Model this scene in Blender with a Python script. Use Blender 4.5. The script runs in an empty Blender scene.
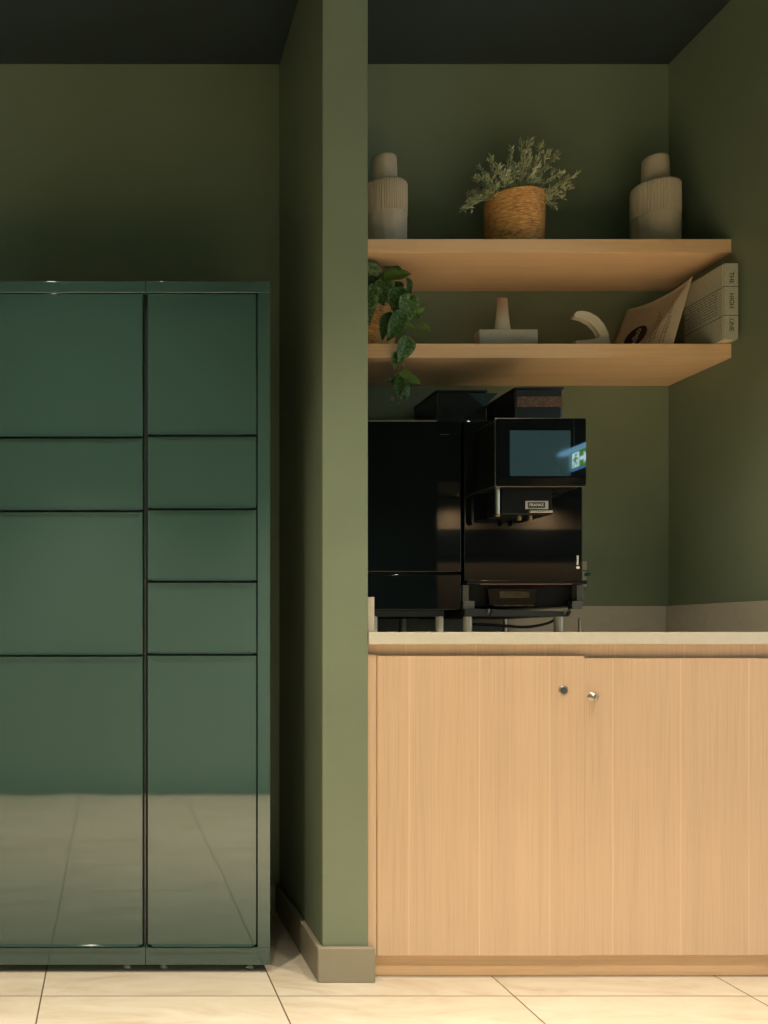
import bpy, bmesh, math, random
from mathutils import Vector, Matrix, noise

C = bpy.context.scene.collection
PI = math.pi
random.seed(7)

# ---------------------------------------------------------------- camera, world, lights, exposure
# The camera looks straight along +Y from x = 0, y = 0; vanishing point and focal length are measured.
F_PX, VX, VY, CAM_Z = 850.0, 112.0, 636.0, 0.914
cam_d = bpy.data.cameras.new('camera')
cam = bpy.data.objects.new('camera', cam_d); C.objects.link(cam)
cam.location = (0, 0, CAM_Z); cam.rotation_euler = (PI/2, 0, 0)
cam_d.sensor_fit = 'VERTICAL'; cam_d.sensor_height = 36.0
cam_d.lens = 36.0*F_PX/1024.0
cam_d.shift_x = (384-VX)/1024.0
cam_d.shift_y = (VY-512)/1024.0
cam_d.clip_start = 0.02
bpy.context.scene.camera = cam

sc = bpy.context.scene
sc.view_settings.view_transform = 'Standard'
sc.view_settings.look = 'None'
sc.view_settings.gamma = 1.0
sc.view_settings.use_curve_mapping = False
sc.view_settings.exposure = 0.06

world = bpy.data.worlds.new('world'); sc.world = world
world.use_nodes = True
world.node_tree.nodes['Background'].inputs[0].default_value = (0.75, 0.85, 1.0, 1)
world.node_tree.nodes['Background'].inputs[1].default_value = 0.05

LAMP_COL = (1.0, 0.885, 0.715)
LAMP_W = 142.0
LAMP_ANGLE = math.radians(87)
LAMPS = [(1.27, 1.62), (-0.14, 1.62), (-1.55, 1.62), (2.68, 1.62)]     # ceiling downlights, one row along the niche
AISLE_FILL_LAMPS = [(1.27, 0.40), (-0.14, 0.40), (-1.55, 0.40)]          # unseen second row above the viewer, added for fill and floor bounce
AISLE_FILL_W = 1050.0
WALL_LAMPS = [(3.55, -3.98), (4.5, -3.98), (5.45, -3.98)]             # wall washers at the far end of the room
WALL_LAMP_W = 130.0
ROOM_FILL_LAMPS = [(3.0, -1.6), (4.6, -1.6), (3.0, -0.1)]  # unseen lamps added over the side room for more light
ROOM_FILL_W = 260.0
# soft cool fill light, unseen, added far to the right of the room
fill_d = bpy.data.lights.new('added_fill_light', 'AREA')
fill_d.shape = 'RECTANGLE'; fill_d.size = 3.2; fill_d.size_y = 2.0
fill_d.energy = 60; fill_d.color = (0.72, 0.88, 1.0)
fill_o = bpy.data.objects.new('added_fill_light', fill_d); C.objects.link(fill_o)
fill_o.location = (5.95, -0.9, 1.35); fill_o.rotation_euler = (0, PI/2, 0)


# ---------------------------------------------------------------- helpers
def X(px, D): return (px-VX)*D/F_PX            # photograph column at a known distance -> metres
def Z(py, D): return CAM_Z-(py-VY)*D/F_PX      # photograph row at a known distance -> metres
def W(px, py, D): return Vector((X(px, D), D, Z(py, D)))

def obj(name, bm, mat, parent=None, smooth=False, angle=None):
    me = bpy.data.meshes.new(name)
    bmesh.ops.recalc_face_normals(bm, faces=bm.faces[:])
    if smooth or angle:
        for f in bm.faces: f.smooth = bool(smooth) or min(e.calc_length() for e in f.edges) < 0.004
        if angle:
            for e in bm.edges:
                if len(e.link_faces) == 2 and e.calc_face_angle(0) > angle: e.smooth = False
    bm.to_mesh(me); bm.free()
    o = bpy.data.objects.new(name, me); C.objects.link(o)
    me.materials.append(mat)
    if parent:
        o.parent = parent
        o.matrix_parent_inverse = Matrix.Identity(4)
        o.location = -world_loc(parent)
    return o

def world_loc(o):
    v = Vector(o.location)
    while o.parent:
        o = o.parent; v += Vector(o.location)
    return v

def thing(name, label, cat, loc=(0, 0, 0), group=None):
    o = bpy.data.objects.new(name, None); C.objects.link(o)
    o.location = loc; o.empty_display_size = 0.05
    o['label'] = label; o['category'] = cat
    if group: o['group'] = group
    return o

def tag(o, label, cat, group=None):
    o['label'] = label; o['category'] = cat
    if group: o['group'] = group
    return o

def struct(o):
    o['kind'] = 'structure'; return o

def B(): return bmesh.new()

def box(bm, x0, x1, y0, y1, z0, z1, bev=0.0, seg=2):
    vs = [bm.verts.new(p) for p in ((x0,y0,z0),(x1,y0,z0),(x1,y1,z0),(x0,y1,z0),(x0,y0,z1),(x1,y0,z1),(x1,y1,z1),(x0,y1,z1))]
    fs = [bm.faces.new([vs[i] for i in q]) for q in ((0,1,2,3),(4,5,6,7),(0,1,5,4),(1,2,6,5),(2,3,7,6),(3,0,4,7))]
    if bev > 0:
        es = list({e for f in fs for e in f.edges})
        bmesh.ops.bevel(bm, geom=es, offset=bev, segments=seg, affect='EDGES', profile=0.5)
    return bm

def prism(bm, pts, d, bev=0.0, seg=2):
    """pts: 3D polygon, extruded by vector d"""
    a = [bm.verts.new(p) for p in pts]
    b = [bm.verts.new(Vector(p)+Vector(d)) for p in pts]
    n = len(a)
    fs = [bm.faces.new(a), bm.faces.new(b[::-1])]
    for i in range(n): fs.append(bm.faces.new((a[i], a[(i+1) % n], b[(i+1) % n], b[i])))
    if bev > 0:
        es = list({e for f in fs for e in f.edges})
        bmesh.ops.bevel(bm, geom=es, offset=bev, segments=seg, affect='EDGES')
    return bm

def lathe(bm, prof, cx, cy, n=64, rf=None):
    """prof: list of (r, z). rf(angle, z, r) -> r"""
    rings = []
    for r, z in prof:
        if r <= 1e-6:
            rings.append([bm.verts.new((cx, cy, z))])
        else:
            ring = []
            for k in range(n):
                a = 2*PI*k/n
                rr = rf(a, z, r) if rf else r
                ring.append(bm.verts.new((cx+rr*math.cos(a), cy+rr*math.sin(a), z)))
            rings.append(ring)
    for A, Bq in zip(rings, rings[1:]):
        for k in range(n):
            k2 = (k+1) % n
            if len(A) == 1 and len(Bq) == 1: continue
            if len(A) == 1: bm.faces.new((A[0], Bq[k2], Bq[k]))
            elif len(Bq) == 1: bm.faces.new((A[k], A[k2], Bq[0]))
            else: bm.faces.new((A[k], A[k2], Bq[k2], Bq[k]))
    return bm

def tube(bm, pts, r, n=8, cap=True):
    """r: number or list"""
    pts = [Vector(p) for p in pts]
    rs = r if isinstance(r, (list, tuple)) else [r]*len(pts)
    rings = []
    ref = Vector((0.13, 0.31, 0.94))
    for i, p in enumerate(pts):
        t = (pts[min(i+1, len(pts)-1)]-pts[max(i-1, 0)]).normalized()
        if abs(t.dot(ref)) > 0.95: ref = Vector((1, 0.1, 0))
        u = t.cross(ref).normalized(); v = t.cross(u).normalized()
        rings.append([bm.verts.new(p+rs[i]*(math.cos(2*PI*k/n)*u+math.sin(2*PI*k/n)*v)) for k in range(n)])
    for A, Bq in zip(rings, rings[1:]):
        for k in range(n):
            bm.faces.new((A[k], A[(k+1) % n], Bq[(k+1) % n], Bq[k]))
    if cap:
        bm.faces.new(rings[0][::-1]); bm.faces.new(rings[-1])
    return bm

def cyl(bm, p0, p1, r, n=32, bev=0.0):
    p0 = Vector(p0); p1 = Vector(p1); d = (p1-p0).normalized()
    if bev: return tube(bm, [p0, p0+d*1e-4, p0+d*bev, p1-d*bev, p1-d*1e-4, p1], [r-bev, r-bev*0.9, r, r, r-bev*0.9, r-bev], n)
    return tube(bm, [p0, p1], r, n)

# ---------------------------------------------------------------- materials
def srgb(r, g, b):
    f = lambda c: (c/255/12.92) if c/255 <= 0.04045 else ((c/255+0.055)/1.055)**2.4
    return (f(r), f(g), f(b), 1)

def new_mat(name, col, rough=0.6, metal=0.0, ior=1.45, coat=0.0, spec=0.5):
    m = bpy.data.materials.new(name); m.use_nodes = True
    nt = m.node_tree; b = nt.nodes['Principled BSDF']
    b.inputs['Base Color'].default_value = tuple(col)[:3]+(1,)
    b.inputs['Roughness'].default_value = rough
    b.inputs['Metallic'].default_value = metal
    b.inputs['IOR'].default_value = ior
    b.inputs['Coat Weight'].default_value = coat
    b.inputs['Specular IOR Level'].default_value = spec
    return m, nt, b

def N(nt, t, **kw):
    n = nt.nodes.new(t)
    for k, v in kw.items():
        if k.startswith('i_'):
            key = k[2:]
            key = int(key) if key.isdigit() else key.replace('_', ' ')
            n.inputs[key].default_value = v
        else: setattr(n, k, v)
    return n

def coords(nt, scale=(1, 1, 1), rot=(0, 0, 0), loc=(0, 0, 0)):
    g = N(nt, 'ShaderNodeNewGeometry')
    mp = N(nt, 'ShaderNodeMapping')
    mp.inputs['Scale'].default_value = scale; mp.inputs['Rotation'].default_value = rot; mp.inputs['Location'].default_value = loc
    nt.links.new(g.outputs['Position'], mp.inputs['Vector'])
    return mp.outputs['Vector']

def ramp(nt, fac, stops):
    r = N(nt, 'ShaderNodeValToRGB')
    el = r.color_ramp.elements
    while len(el) < len(stops): el.new(0.5)
    for e, (p, c) in zip(el, stops):
        e.position = p; e.color = tuple(c)[:3]+(1,)
    nt.links.new(fac, r.inputs['Fac'])
    return r.outputs['Color']

def bump(nt, b, height, strength=0.2, dist=0.001, chan='Normal'):
    n = N(nt, 'ShaderNodeBump'); n.inputs['Strength'].default_value = strength; n.inputs['Distance'].default_value = dist
    nt.links.new(height, n.inputs['Height']); nt.links.new(n.outputs['Normal'], b.inputs[chan])

def noise_tex(nt, vec, scale, detail=4, rough=0.5, dist=0.0):
    n = N(nt, 'ShaderNodeTexNoise'); n.inputs['Scale'].default_value = scale
    n.inputs['Detail'].default_value = detail; n.inputs['Roughness'].default_value = rough; n.inputs['Distortion'].default_value = dist
    nt.links.new(vec, n.inputs['Vector'])
    return n.outputs['Fac']

def scl(c, k): return tuple(x*k for x in c[:3])+(1,)

def mottled(name, col, rough=0.6, scale=3.0, amt=0.12, bscale=250, bstr=0.08, bdist=0.0005, **kw):
    m, nt, b = new_mat(name, col, rough, **kw)
    v = coords(nt)
    f = noise_tex(nt, v, scale, 5, 0.6)
    c = ramp(nt, f, [(0.3, scl(col, 1-amt)), (0.7, scl(col, 1+amt))])
    nt.links.new(c, b.inputs['Base Color'])
    if bstr: bump(nt, b, noise_tex(nt, v, bscale, 2), bstr, bdist)
    return m

GREEN = (0.176, 0.213, 0.138)
m_wall = mottled('green_wall_paint', GREEN, 0.42, 2.2, 0.07, 160, 0.12, 0.0006)
m_ceil = mottled('dark_teal_ceiling_paint', (0.022, 0.034, 0.034), 0.6, 2, 0.08)
m_skirt = mottled('taupe_skirting', (0.27, 0.235, 0.165), 0.45, 8, 0.04)
m_rear = mottled('brown_plaster', (0.30, 0.21, 0.12), 0.7, 3, 0.08)
m_dark = mottled('near_black_panel', (0.008, 0.010, 0.010), 0.5, 3, 0.05)
m_tealwall = mottled('grey_teal_panel', (0.19, 0.27, 0.24), 0.55, 2, 0.1)
m_navy = mottled('dark_blue_teal_paint', (0.010, 0.028, 0.034), 0.5, 3, 0.08)
m_carpet = mottled('dark_carpet', (0.022, 0.026, 0.022), 0.95, 60, 0.3)

# floor tiles
m_floor, nt, b = new_mat('beige_floor_tile', (0.7, 0.56, 0.38), 0.34)
g = N(nt, 'ShaderNodeNewGeometry'); sep = N(nt, 'ShaderNodeSeparateXYZ'); nt.links.new(g.outputs['Position'], sep.inputs[0])
def joint(sock, off, half=0.0019):
    a = N(nt, 'ShaderNodeMath', operation='SUBTRACT'); nt.links.new(sock, a.inputs[0]); a.inputs[1].default_value = off
    m = N(nt, 'ShaderNodeMath', operation='DIVIDE'); nt.links.new(a.outputs[0], m.inputs[0]); m.inputs[1].default_value = 0.6
    fr = N(nt, 'ShaderNodeMath', operation='FRACT'); nt.links.new(m.outputs[0], fr.inputs[0])
    s = N(nt, 'ShaderNodeMath', operation='SUBTRACT'); nt.links.new(fr.outputs[0], s.inputs[0]); s.inputs[1].default_value = 0.5
    ab = N(nt, 'ShaderNodeMath', operation='ABSOLUTE'); nt.links.new(s.outputs[0], ab.inputs[0])
    gt = N(nt, 'ShaderNodeMath', operation='GREATER_THAN'); nt.links.new(ab.outputs[0], gt.inputs[0]); gt.inputs[1].default_value = 0.5-half/0.6
    return gt.outputs[0], m.outputs[0]
jx, ux = joint(sep.outputs['X'], 0.4206); jy, uy = joint(sep.outputs['Y'], 2.158)
mx = N(nt, 'ShaderNodeMath', operation='MAXIMUM'); nt.links.new(jx, mx.inputs[0]); nt.links.new(jy, mx.inputs[1])
# tile id offset so each tile has its own veining
fx = N(nt, 'ShaderNodeMath', operation='FLOOR'); nt.links.new(ux, fx.inputs[0])
fy = N(nt, 'ShaderNodeMath', operation='FLOOR'); nt.links.new(uy, fy.inputs[0])
cb = N(nt, 'ShaderNodeCombineXYZ'); nt.links.new(fx.outputs[0], cb.inputs[0]); nt.links.new(fy.outputs[0], cb.inputs[1])
wn = N(nt, 'ShaderNodeTexWhiteNoise'); wn.noise_dimensions = '3D'; nt.links.new(cb.outputs[0], wn.inputs['Vector'])
off = N(nt, 'ShaderNodeVectorMath', operation='SCALE'); nt.links.new(wn.outputs['Color'], off.inputs[0]); off.inputs['Scale'].default_value = 9
mpv = coords(nt, (1.2, 3.4, 1), (0, 0, 0.45))
ad = N(nt, 'ShaderNodeVectorMath', operation='ADD'); nt.links.new(mpv, ad.inputs[0]); nt.links.new(off.outputs[0], ad.inputs[1])
f1 = noise_tex(nt, ad.outputs[0], 2.6, 8, 0.62, 1.2)
vein = ramp(nt, f1, [(0.30, (0.44, 0.355, 0.245)), (0.44, (0.525, 0.45, 0.335)), (0.56, (0.565, 0.495, 0.38)), (0.70, (0.60, 0.535, 0.425))])
mix = N(nt, 'ShaderNodeMix', data_type='RGBA'); nt.links.new(mx.outputs[0], mix.inputs['Factor']); nt.links.new(vein, mix.inputs['A'])
mix.inputs['B'].default_value = (0.11, 0.085, 0.055, 1)
nt.links.new(mix.outputs['Result'], b.inputs['Base Color'])
bump(nt, b, noise_tex(nt, ad.outputs[0], 30, 3), 0.05, 0.0005)

# oak
def oak(name, axis, base=(0.60, 0.40, 0.215), plank=0.187, seed=0.0, ploc=0.786):
    m, nt, b = new_mat(name, base, 0.5)
    if axis == 'Z': s1 = (18, 18, 0.5); s2 = (260, 260, 3.5); s3 = (1/plank, 0, 0)
    else: s1 = (0.9, 14, 22); s2 = (3, 160, 230); s3 = (0, 0, 0.0)
    v1 = coords(nt, s1, loc=(seed, seed*1.7, seed*0.6)); v2 = coords(nt, s2, loc=(seed, 0, seed))
    n1 = noise_tex(nt, v1, 1.0, 5, 0.6, 0.6)
    n2 = noise_tex(nt, v2, 1.0, 3, 0.6)
    c1 = ramp(nt, n1, [(0.25, scl(base, 0.91)), (0.5, base), (0.8, scl(base, 1.05))])
    c2 = ramp(nt, n2, [(0.3, (0.88, 0.85, 0.82)), (0.55, (1, 1, 1)), (0.75, (1.0, 1.0, 1.0))])
    mul = N(nt, 'ShaderNodeMix', data_type='RGBA', blend_type='MULTIPLY'); mul.inputs['Factor'].default_value = 0.75
    nt.links.new(c1, mul.inputs['A']); nt.links.new(c2, mul.inputs['B'])
    out = mul.outputs['Result']
    if axis == 'Z':                       # veneer strips: each a little different in tone, a pale line here and there
        v3 = coords(nt, s3, loc=(ploc, 0, 0))
        sp = N(nt, 'ShaderNodeSeparateXYZ'); nt.links.new(v3, sp.inputs[0])
        fl = N(nt, 'ShaderNodeMath', operation='FLOOR'); nt.links.new(sp.outputs[0], fl.inputs[0])
        w = N(nt, 'ShaderNodeTexWhiteNoise'); w.noise_dimensions = '1D'; nt.links.new(fl.outputs[0], w.inputs['W'])
        c3 = ramp(nt, w.outputs['Value'], [(0, (0.955, 0.95, 0.94)), (1, (1.03, 1.03, 1.03))])
        m2 = N(nt, 'ShaderNodeMix', data_type='RGBA', blend_type='MULTIPLY'); m2.inputs['Factor'].default_value = 1
        nt.links.new(out, m2.inputs['A']); nt.links.new(c3, m2.inputs['B'])
        fr = N(nt, 'ShaderNodeMath', operation='FRACT'); nt.links.new(sp.outputs[0], fr.inputs[0])
        lt = N(nt, 'ShaderNodeMath', operation='LESS_THAN'); nt.links.new(fr.outputs[0], lt.inputs[0]); lt.inputs[1].default_value = 0.02
        ml = N(nt, 'ShaderNodeMath', operation='MULTIPLY'); nt.links.new(lt.outputs[0], ml.inputs[0]); ml.inputs[1].default_value = 0.35
        m3 = N(nt, 'ShaderNodeMix', data_type='RGBA'); nt.links.new(ml.outputs[0], m3.inputs['Factor'])
        nt.links.new(m2.outputs['Result'], m3.inputs['A']); m3.inputs['B'].default_value = scl(base, 1.35)
        out = m3.outputs['Result']
    nt.links.new(out, b.inputs['Base Color'])
    bump(nt, b, n2, 0.06, 0.0004)
    return m
OAK = (0.62, 0.425, 0.272)
m_oak_v = oak('pale_oak_veneer_upright_grain', 'Z', OAK)
m_oak_v2 = oak('pale_oak_veneer_right_door', 'Z', OAK, 0.181, 3.3, 0.646)
m_oak_h = oak('pale_oak_lengthwise_grain', 'X', (0.74, 0.485, 0.275))
m_stone = mottled('pale_beige_worktop', (0.58, 0.535, 0.44), 0.45, 40, 0.04)
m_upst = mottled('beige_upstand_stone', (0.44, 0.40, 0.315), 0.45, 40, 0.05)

# locker paint: glossy, slightly wavy sheet metal
def locker_mat(name, wav):
    m, nt, b = new_mat(name, (0.032, 0.071, 0.058), 0.04, 0.0, 1.75)
    v = coords(nt)
    bump(nt, b, noise_tex(nt, v, 4.5, 1, 0.4), wav, 0.01)
    return m
m_lock = locker_mat('glossy_dark_green_enamel', 0.05)
m_lock2 = locker_mat('glossy_dark_green_enamel_frame', 0.01)
m_gap = new_mat('black_gap', (0.004, 0.005, 0.005), 0.6)[0]

m_blackgloss = new_mat('gloss_black', (0.002, 0.003, 0.003), 0.03, 0, 1.42)[0]
m_black = new_mat('satin_black', (0.004, 0.005, 0.005), 0.35, 0, 1.3)[0]
m_char = new_mat('charcoal_plastic', (0.016, 0.018, 0.017), 0.4)[0]
m_greypl = new_mat('grey_bracket', (0.065, 0.065, 0.058), 0.4)[0]
m_steel, nt, b = new_mat('brushed_steel', (0.62, 0.58, 0.50), 0.28, 1.0)
bump(nt, b, noise_tex(nt, coords(nt, (1, 1, 40)), 60, 2), 0.1, 0.0003)
m_foot = new_mat('satin_steel_foot', (0.55, 0.50, 0.41), 0.4, 0.35)[0]
m_brass = new_mat('dark_brass', (0.35, 0.24, 0.12), 0.35, 1.0)[0]
m_darkbrass = mottled('tarnished_brass', (0.07, 0.055, 0.03), 0.35, 60, 0.5, metal=0.5)
m_copper = new_mat('copper_line', (0.16, 0.07, 0.04), 0.5, 0.3)[0]
m_glass = new_mat('screen_black_glass', (0.002, 0.003, 0.003), 0.02, 0, 1.6)[0]
m_rim = new_mat('dark_metal_rim', (0.07, 0.065, 0.058), 0.4, 0.6)[0]
m_dimline = new_mat('dim_trim', (0.012, 0.012, 0.011), 0.5)[0]
m_display = new_mat('grey_teal_display', (0.012, 0.022, 0.024), 0.04, 0, 1.6)[0]
_b = m_display.node_tree.nodes['Principled BSDF']
_b.inputs['Emission Color'].default_value = (0.10, 0.28, 0.31, 1); _b.inputs['Emission Strength'].default_value = 0.07
m_white = new_mat('white_print', (0.7, 0.7, 0.66), 0.5)[0]
m_plate = new_mat('silver_label', (0.55, 0.55, 0.52), 0.3, 0.5)[0]
m_ink = new_mat('black_ink', (0.01, 0.01, 0.01), 0.6)[0]
m_inkbrown = new_mat('brown_ink', (0.09, 0.045, 0.03), 0.6)[0]
m_socket = new_mat('beige_plastic', (0.50, 0.47, 0.36), 0.4)[0]
m_greenplug = new_mat('green_plastic', (0.03, 0.14, 0.09), 0.4)[0]
m_beans, nt, b = new_mat('coffee_beans_behind_glass', (0.10, 0.055, 0.035), 0.25, 0, 1.5)
vo = N(nt, 'ShaderNodeTexVoronoi'); vo.inputs['Scale'].default_value = 110; nt.links.new(coords(nt, (1, 1, 1.4)), vo.inputs['Vector'])
nt.links.new(ramp(nt, vo.outputs['Distance'], [(0.0, (0.15, 0.09, 0.06)), (0.6, (0.07, 0.042, 0.028))]), b.inputs['Base Color'])
m_smoke = new_mat('smoked_plastic', (0.016, 0.020, 0.021), 0.15, 0, 1.6)[0]

m_vase = mottled('taupe_stoneware', (0.50, 0.425, 0.31), 0.6, 14, 0.06, 300, 0.2, 0.0006)
m_ceram = mottled('pale_grey_ceramic', (0.47, 0.45, 0.35), 0.45, 14, 0.05, 200, 0.1, 0.0005)
m_neck, nt, b = new_mat('glazed_neck', (0.36, 0.25, 0.17), 0.18)
_s = N(nt, 'ShaderNodeSeparateXYZ'); nt.links.new(coords(nt), _s.inputs[0])
_m = N(nt, 'ShaderNodeMapRange'); nt.links.new(_s.outputs['Z'], _m.inputs['Value']); _m.inputs['From Min'].default_value = 1.88; _m.inputs['From Max'].default_value = 1.94
nt.links.new(ramp(nt, _m.outputs['Result'], [(0.1, (0.44, 0.39, 0.29)), (0.9, (0.34, 0.215, 0.135))]), b.inputs['Base Color'])
m_hook = mottled('off_white_ceramic', (0.60, 0.545, 0.42), 0.4, 14, 0.04)
# basket straw
m_straw, nt, b = new_mat('woven_seagrass', (0.5, 0.28, 0.10), 0.62)
v = coords(nt, (60, 60, 230)); n_ = noise_tex(nt, v, 1.0, 4, 0.6)
nt.links.new(ramp(nt, n_, [(0.28, (0.26, 0.11, 0.030)), (0.46, (0.60, 0.29, 0.085)), (0.62, (0.76, 0.42, 0.15)), (0.76, (0.90, 0.66, 0.36))]), b.inputs['Base Color'])
bump(nt, b, n_, 0.7, 0.002)
# leaves
m_sage = mottled('sage_green_leaflets', (0.44, 0.47, 0.28), 0.6, 18, 0.25, 100, 0)
m_twig = new_mat('pale_green_twig', (0.17, 0.17, 0.08), 0.6)[0]
m_leaf, nt, b = new_mat('variegated_leaf', (0.07, 0.16, 0.04), 0.4)
tc = N(nt, 'ShaderNodeTexCoord'); oi = N(nt, 'ShaderNodeObjectInfo')
n_ = noise_tex(nt, coords(nt), 120, 3, 0.7); n2_ = noise_tex(nt, coords(nt), 22, 2, 0.5)
mul = N(nt, 'ShaderNodeMath', operation='MULTIPLY_ADD'); nt.links.new(oi.outputs['Random'], mul.inputs[0]); mul.inputs[1].default_value = 0.22; nt.links.new(n_, mul.inputs[2])
nt.links.new(ramp(nt, mul.outputs[0], [(0.42, (0.028, 0.080, 0.020)), (0.57, (0.08, 0.18, 0.042)), (0.67, (0.14, 0.26, 0.08)), (0.78, (0.30, 0.40, 0.24))]), b.inputs['Base Color'])
m_leafplain = mottled('fresh_green_leaf', (0.15, 0.26, 0.045), 0.4, 40, 0.3, 100, 0)
m_vine = new_mat('green_vine_stem', (0.16, 0.19, 0.05), 0.5)[0]
m_soil = mottled('dark_soil', (0.02, 0.014, 0.01), 0.95, 60, 0.4)
m_card = mottled('kraft_card', (0.68, 0.56, 0.42), 0.6, 30, 0.03)
m_cardlight = mottled('pale_card_light_and_print', (0.74, 0.67, 0.54), 0.6, 30, 0.03)  # colour of the logo letters and of the light painted on the leaflet
m_book, nt, b = new_mat('speckled_book_cloth', (0.36, 0.34, 0.25), 0.75)
n_ = noise_tex(nt, coords(nt), 420, 3, 0.7)
nt.links.new(ramp(nt, n_, [(0.30, (0.20, 0.20, 0.145)), (0.5, (0.44, 0.43, 0.33)), (0.7, (0.60, 0.58, 0.46))]), b.inputs['Base Color'])
m_pages = new_mat('book_pages', (0.6, 0.5, 0.36), 0.8)[0]

def emis(name, col, s):
    m = bpy.data.materials.new(name); m.use_nodes = True
    nt = m.node_tree; b = nt.nodes['Principled BSDF']
    b.inputs['Base Color'].default_value = (0.02, 0.02, 0.02, 1)
    b.inputs['Emission Color'].default_value = tuple(col)+(1,); b.inputs['Emission Strength'].default_value = s
    return m

# ---------------------------------------------------------------- the room
D_BACK, D_FRONT, XR, ZC = 2.833, 2.254, 1.855, 2.82
PX0, PX1 = 0.5575, 0.679            # the dividing partition
RX0, RX1, RY0, RY1 = -3.2, 6.2, -4.2, D_BACK

bm = B(); box(bm, RX0, RX1, -0.276, RY1+0.1, -0.1, 0.0); struct(obj('floor', bm, m_floor))
bm = B(); box(bm, RX0, RX1, RY0, -0.276, -0.1, 0.0); struct(obj('floor.001', bm, m_carpet))
bm = B(); box(bm, RX0, RX1, RY0, RY1+0.1, ZC, ZC+0.1); struct(obj('ceiling', bm, m_ceil))
bm = B(); box(bm, RX0, XR+0.1, D_BACK, D_BACK+0.1, 0, ZC); struct(obj('wall_back', bm, m_wall))
bm = B(); box(bm, XR, XR+0.13, D_FRONT-0.02, D_BACK, 0, ZC); struct(obj('wall_right', bm, m_wall))
bm = B(); box(bm, PX0, PX1, D_FRONT, D_BACK, 0, ZC, 0.0025, 2); struct(obj('wall_divider', bm, m_wall, angle=0.8))
bm = B(); box(bm, XR+0.13, RX1, D_FRONT-0.02, D_FRONT+0.08, 0, ZC); struct(obj('wall_front_right', bm, m_rear))
bm = B(); box(bm, RX0-0.1, RX0, RY0, RY1, 0, ZC); struct(obj('wall_left', bm, m_wall))
bm = B(); box(bm, RX1, RX1+0.1, RY0, D_FRONT+0.1, 0, ZC); struct(obj('wall_far_right', bm, m_rear))
bm = B(); box(bm, RX0, RX1, RY0-0.1, RY0, 0, ZC); struct(obj('wall_rear', bm, m_rear))
bm = B(); box(bm, RX0, 1.45, -0.55, -0.40, 0, ZC); struct(obj('wall_behind_viewer', bm, m_tealwall))
bm = B(); box(bm, 1.45, 1.95, -0.60, -0.40, 0, ZC); struct(obj('wall_dark_pillar', bm, m_navy))
bm = B(); box(bm, RX0, RX1, RY0, RY0+0.9, 2.36, ZC); struct(obj('trim_1', bm, m_dark))
bm = B(); box(bm, RX0, RX1, RY0, RY0+0.02, 1.74, 2.03); struct(obj('trim_2', bm, m_dark))

# skirting around the partition and along the back wall on the left
SK = 0.0925; ST = 0.015
bm = B(); box(bm, PX0-ST, PX1+ST, D_FRONT-ST, D_FRONT, 0, SK, 0.003); struct(obj('baseboard_front', bm, m_skirt, angle=0.8))
bm = B(); box(bm, PX0-ST, PX0, D_FRONT, D_BACK-ST, 0, SK, 0.003); struct(obj('baseboard_left', bm, m_skirt, angle=0.8))
bm = B(); box(bm, RX0, PX0-ST, D_BACK-ST, D_BACK, 0, SK, 0.003); struct(obj('baseboard_back', bm, m_skirt, angle=0.8))

# ---------------------------------------------------------------- ceiling lights
m_lens = emis('lamp_lens', (1.0, 0.82, 0.58), 6.0)
def downlight(x, y, z, watts, angle, label, group, blend=1.0):
    t = thing('ceiling_light', label, 'ceiling light', (x, y, z), group)
    bm = B(); lathe(bm, [(0.030, z-0.001), (0.047, z-0.001), (0.050, z-0.004), (0.048, z-0.008), (0.036, z-0.008), (0.032, z-0.003), (0.030, z-0.001)], x, y, 40)
    obj('trim_ring', bm, m_black, t, smooth=True)
    bm = B(); lathe(bm, [(0, z-0.0035), (0.031, z-0.0035), (0.031, z-0.001), (0, z-0.001)], x, y, 32)
    obj('lens', bm, m_lens, t)
    d = bpy.data.lights.new('lamp', 'SPOT'); d.energy = watts; d.color = LAMP_COL
    d.spot_size = angle; d.spot_blend = blend; d.shadow_soft_size = 0.035
    o = bpy.data.objects.new('lamp', d); C.objects.link(o); o.parent = t; o.location = (0, 0, -0.02)
for (x, y), w in zip(LAMPS, ('above the oak cabinet', 'above the lockers', 'farthest left in the row', 'to the right of the niche')):
    downlight(x, y, ZC, LAMP_W, LAMP_ANGLE, 'small round recessed downlight '+w, 'downlights in front of the niche')
for (x, y), w in zip(AISLE_FILL_LAMPS, ('over the cabinet side of the aisle', 'over the middle of the aisle', 'over the left end of the aisle')):
    downlight(x, y, ZC, AISLE_FILL_W*(0.4 if x < -1 else 0.75 if x < 0 else 1.0), math.radians(82), 'small unseen downlight of the second row added for fill, '+w, 'added fill downlights over the aisle')
for (x, y), w in zip(WALL_LAMPS, ('nearest the opening', 'in the middle', 'nearest the far wall')):
    downlight(x, y, 2.36, WALL_LAMP_W, math.radians(150), 'small wall-washing downlight in the dark soffit, '+w, 'wall washers at the rear wall')
for (x, y), w in zip(ROOM_FILL_LAMPS, ('left rear', 'right rear', 'nearest the niche')):
    downlight(x, y, ZC, ROOM_FILL_W, math.radians(110), 'small unseen fill downlight added over the side room, '+w, 'added fill downlights of the side room')

# added frame and glowing pane on the far right wall, behind the fill light
bm = B(); box(bm, 6.15, 6.2, -2.6, -2.5, 0.3, 2.4); box(bm, 6.15, 6.2, 0.7, 0.8, 0.3, 2.4); box(bm, 6.15, 6.2, -2.5, 0.7, 0.3, 0.4); box(bm, 6.15, 6.2, -2.5, 0.7, 2.3, 2.4)
struct(obj('added_window_1', bm, m_dark))
bm = B(); box(bm, 6.185, 6.195, -2.5, 0.7, 0.4, 2.3); struct(obj('added_window_2', bm, emis('added_glow_pane', (0.55, 0.75, 1.0), 0.5)))

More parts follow.
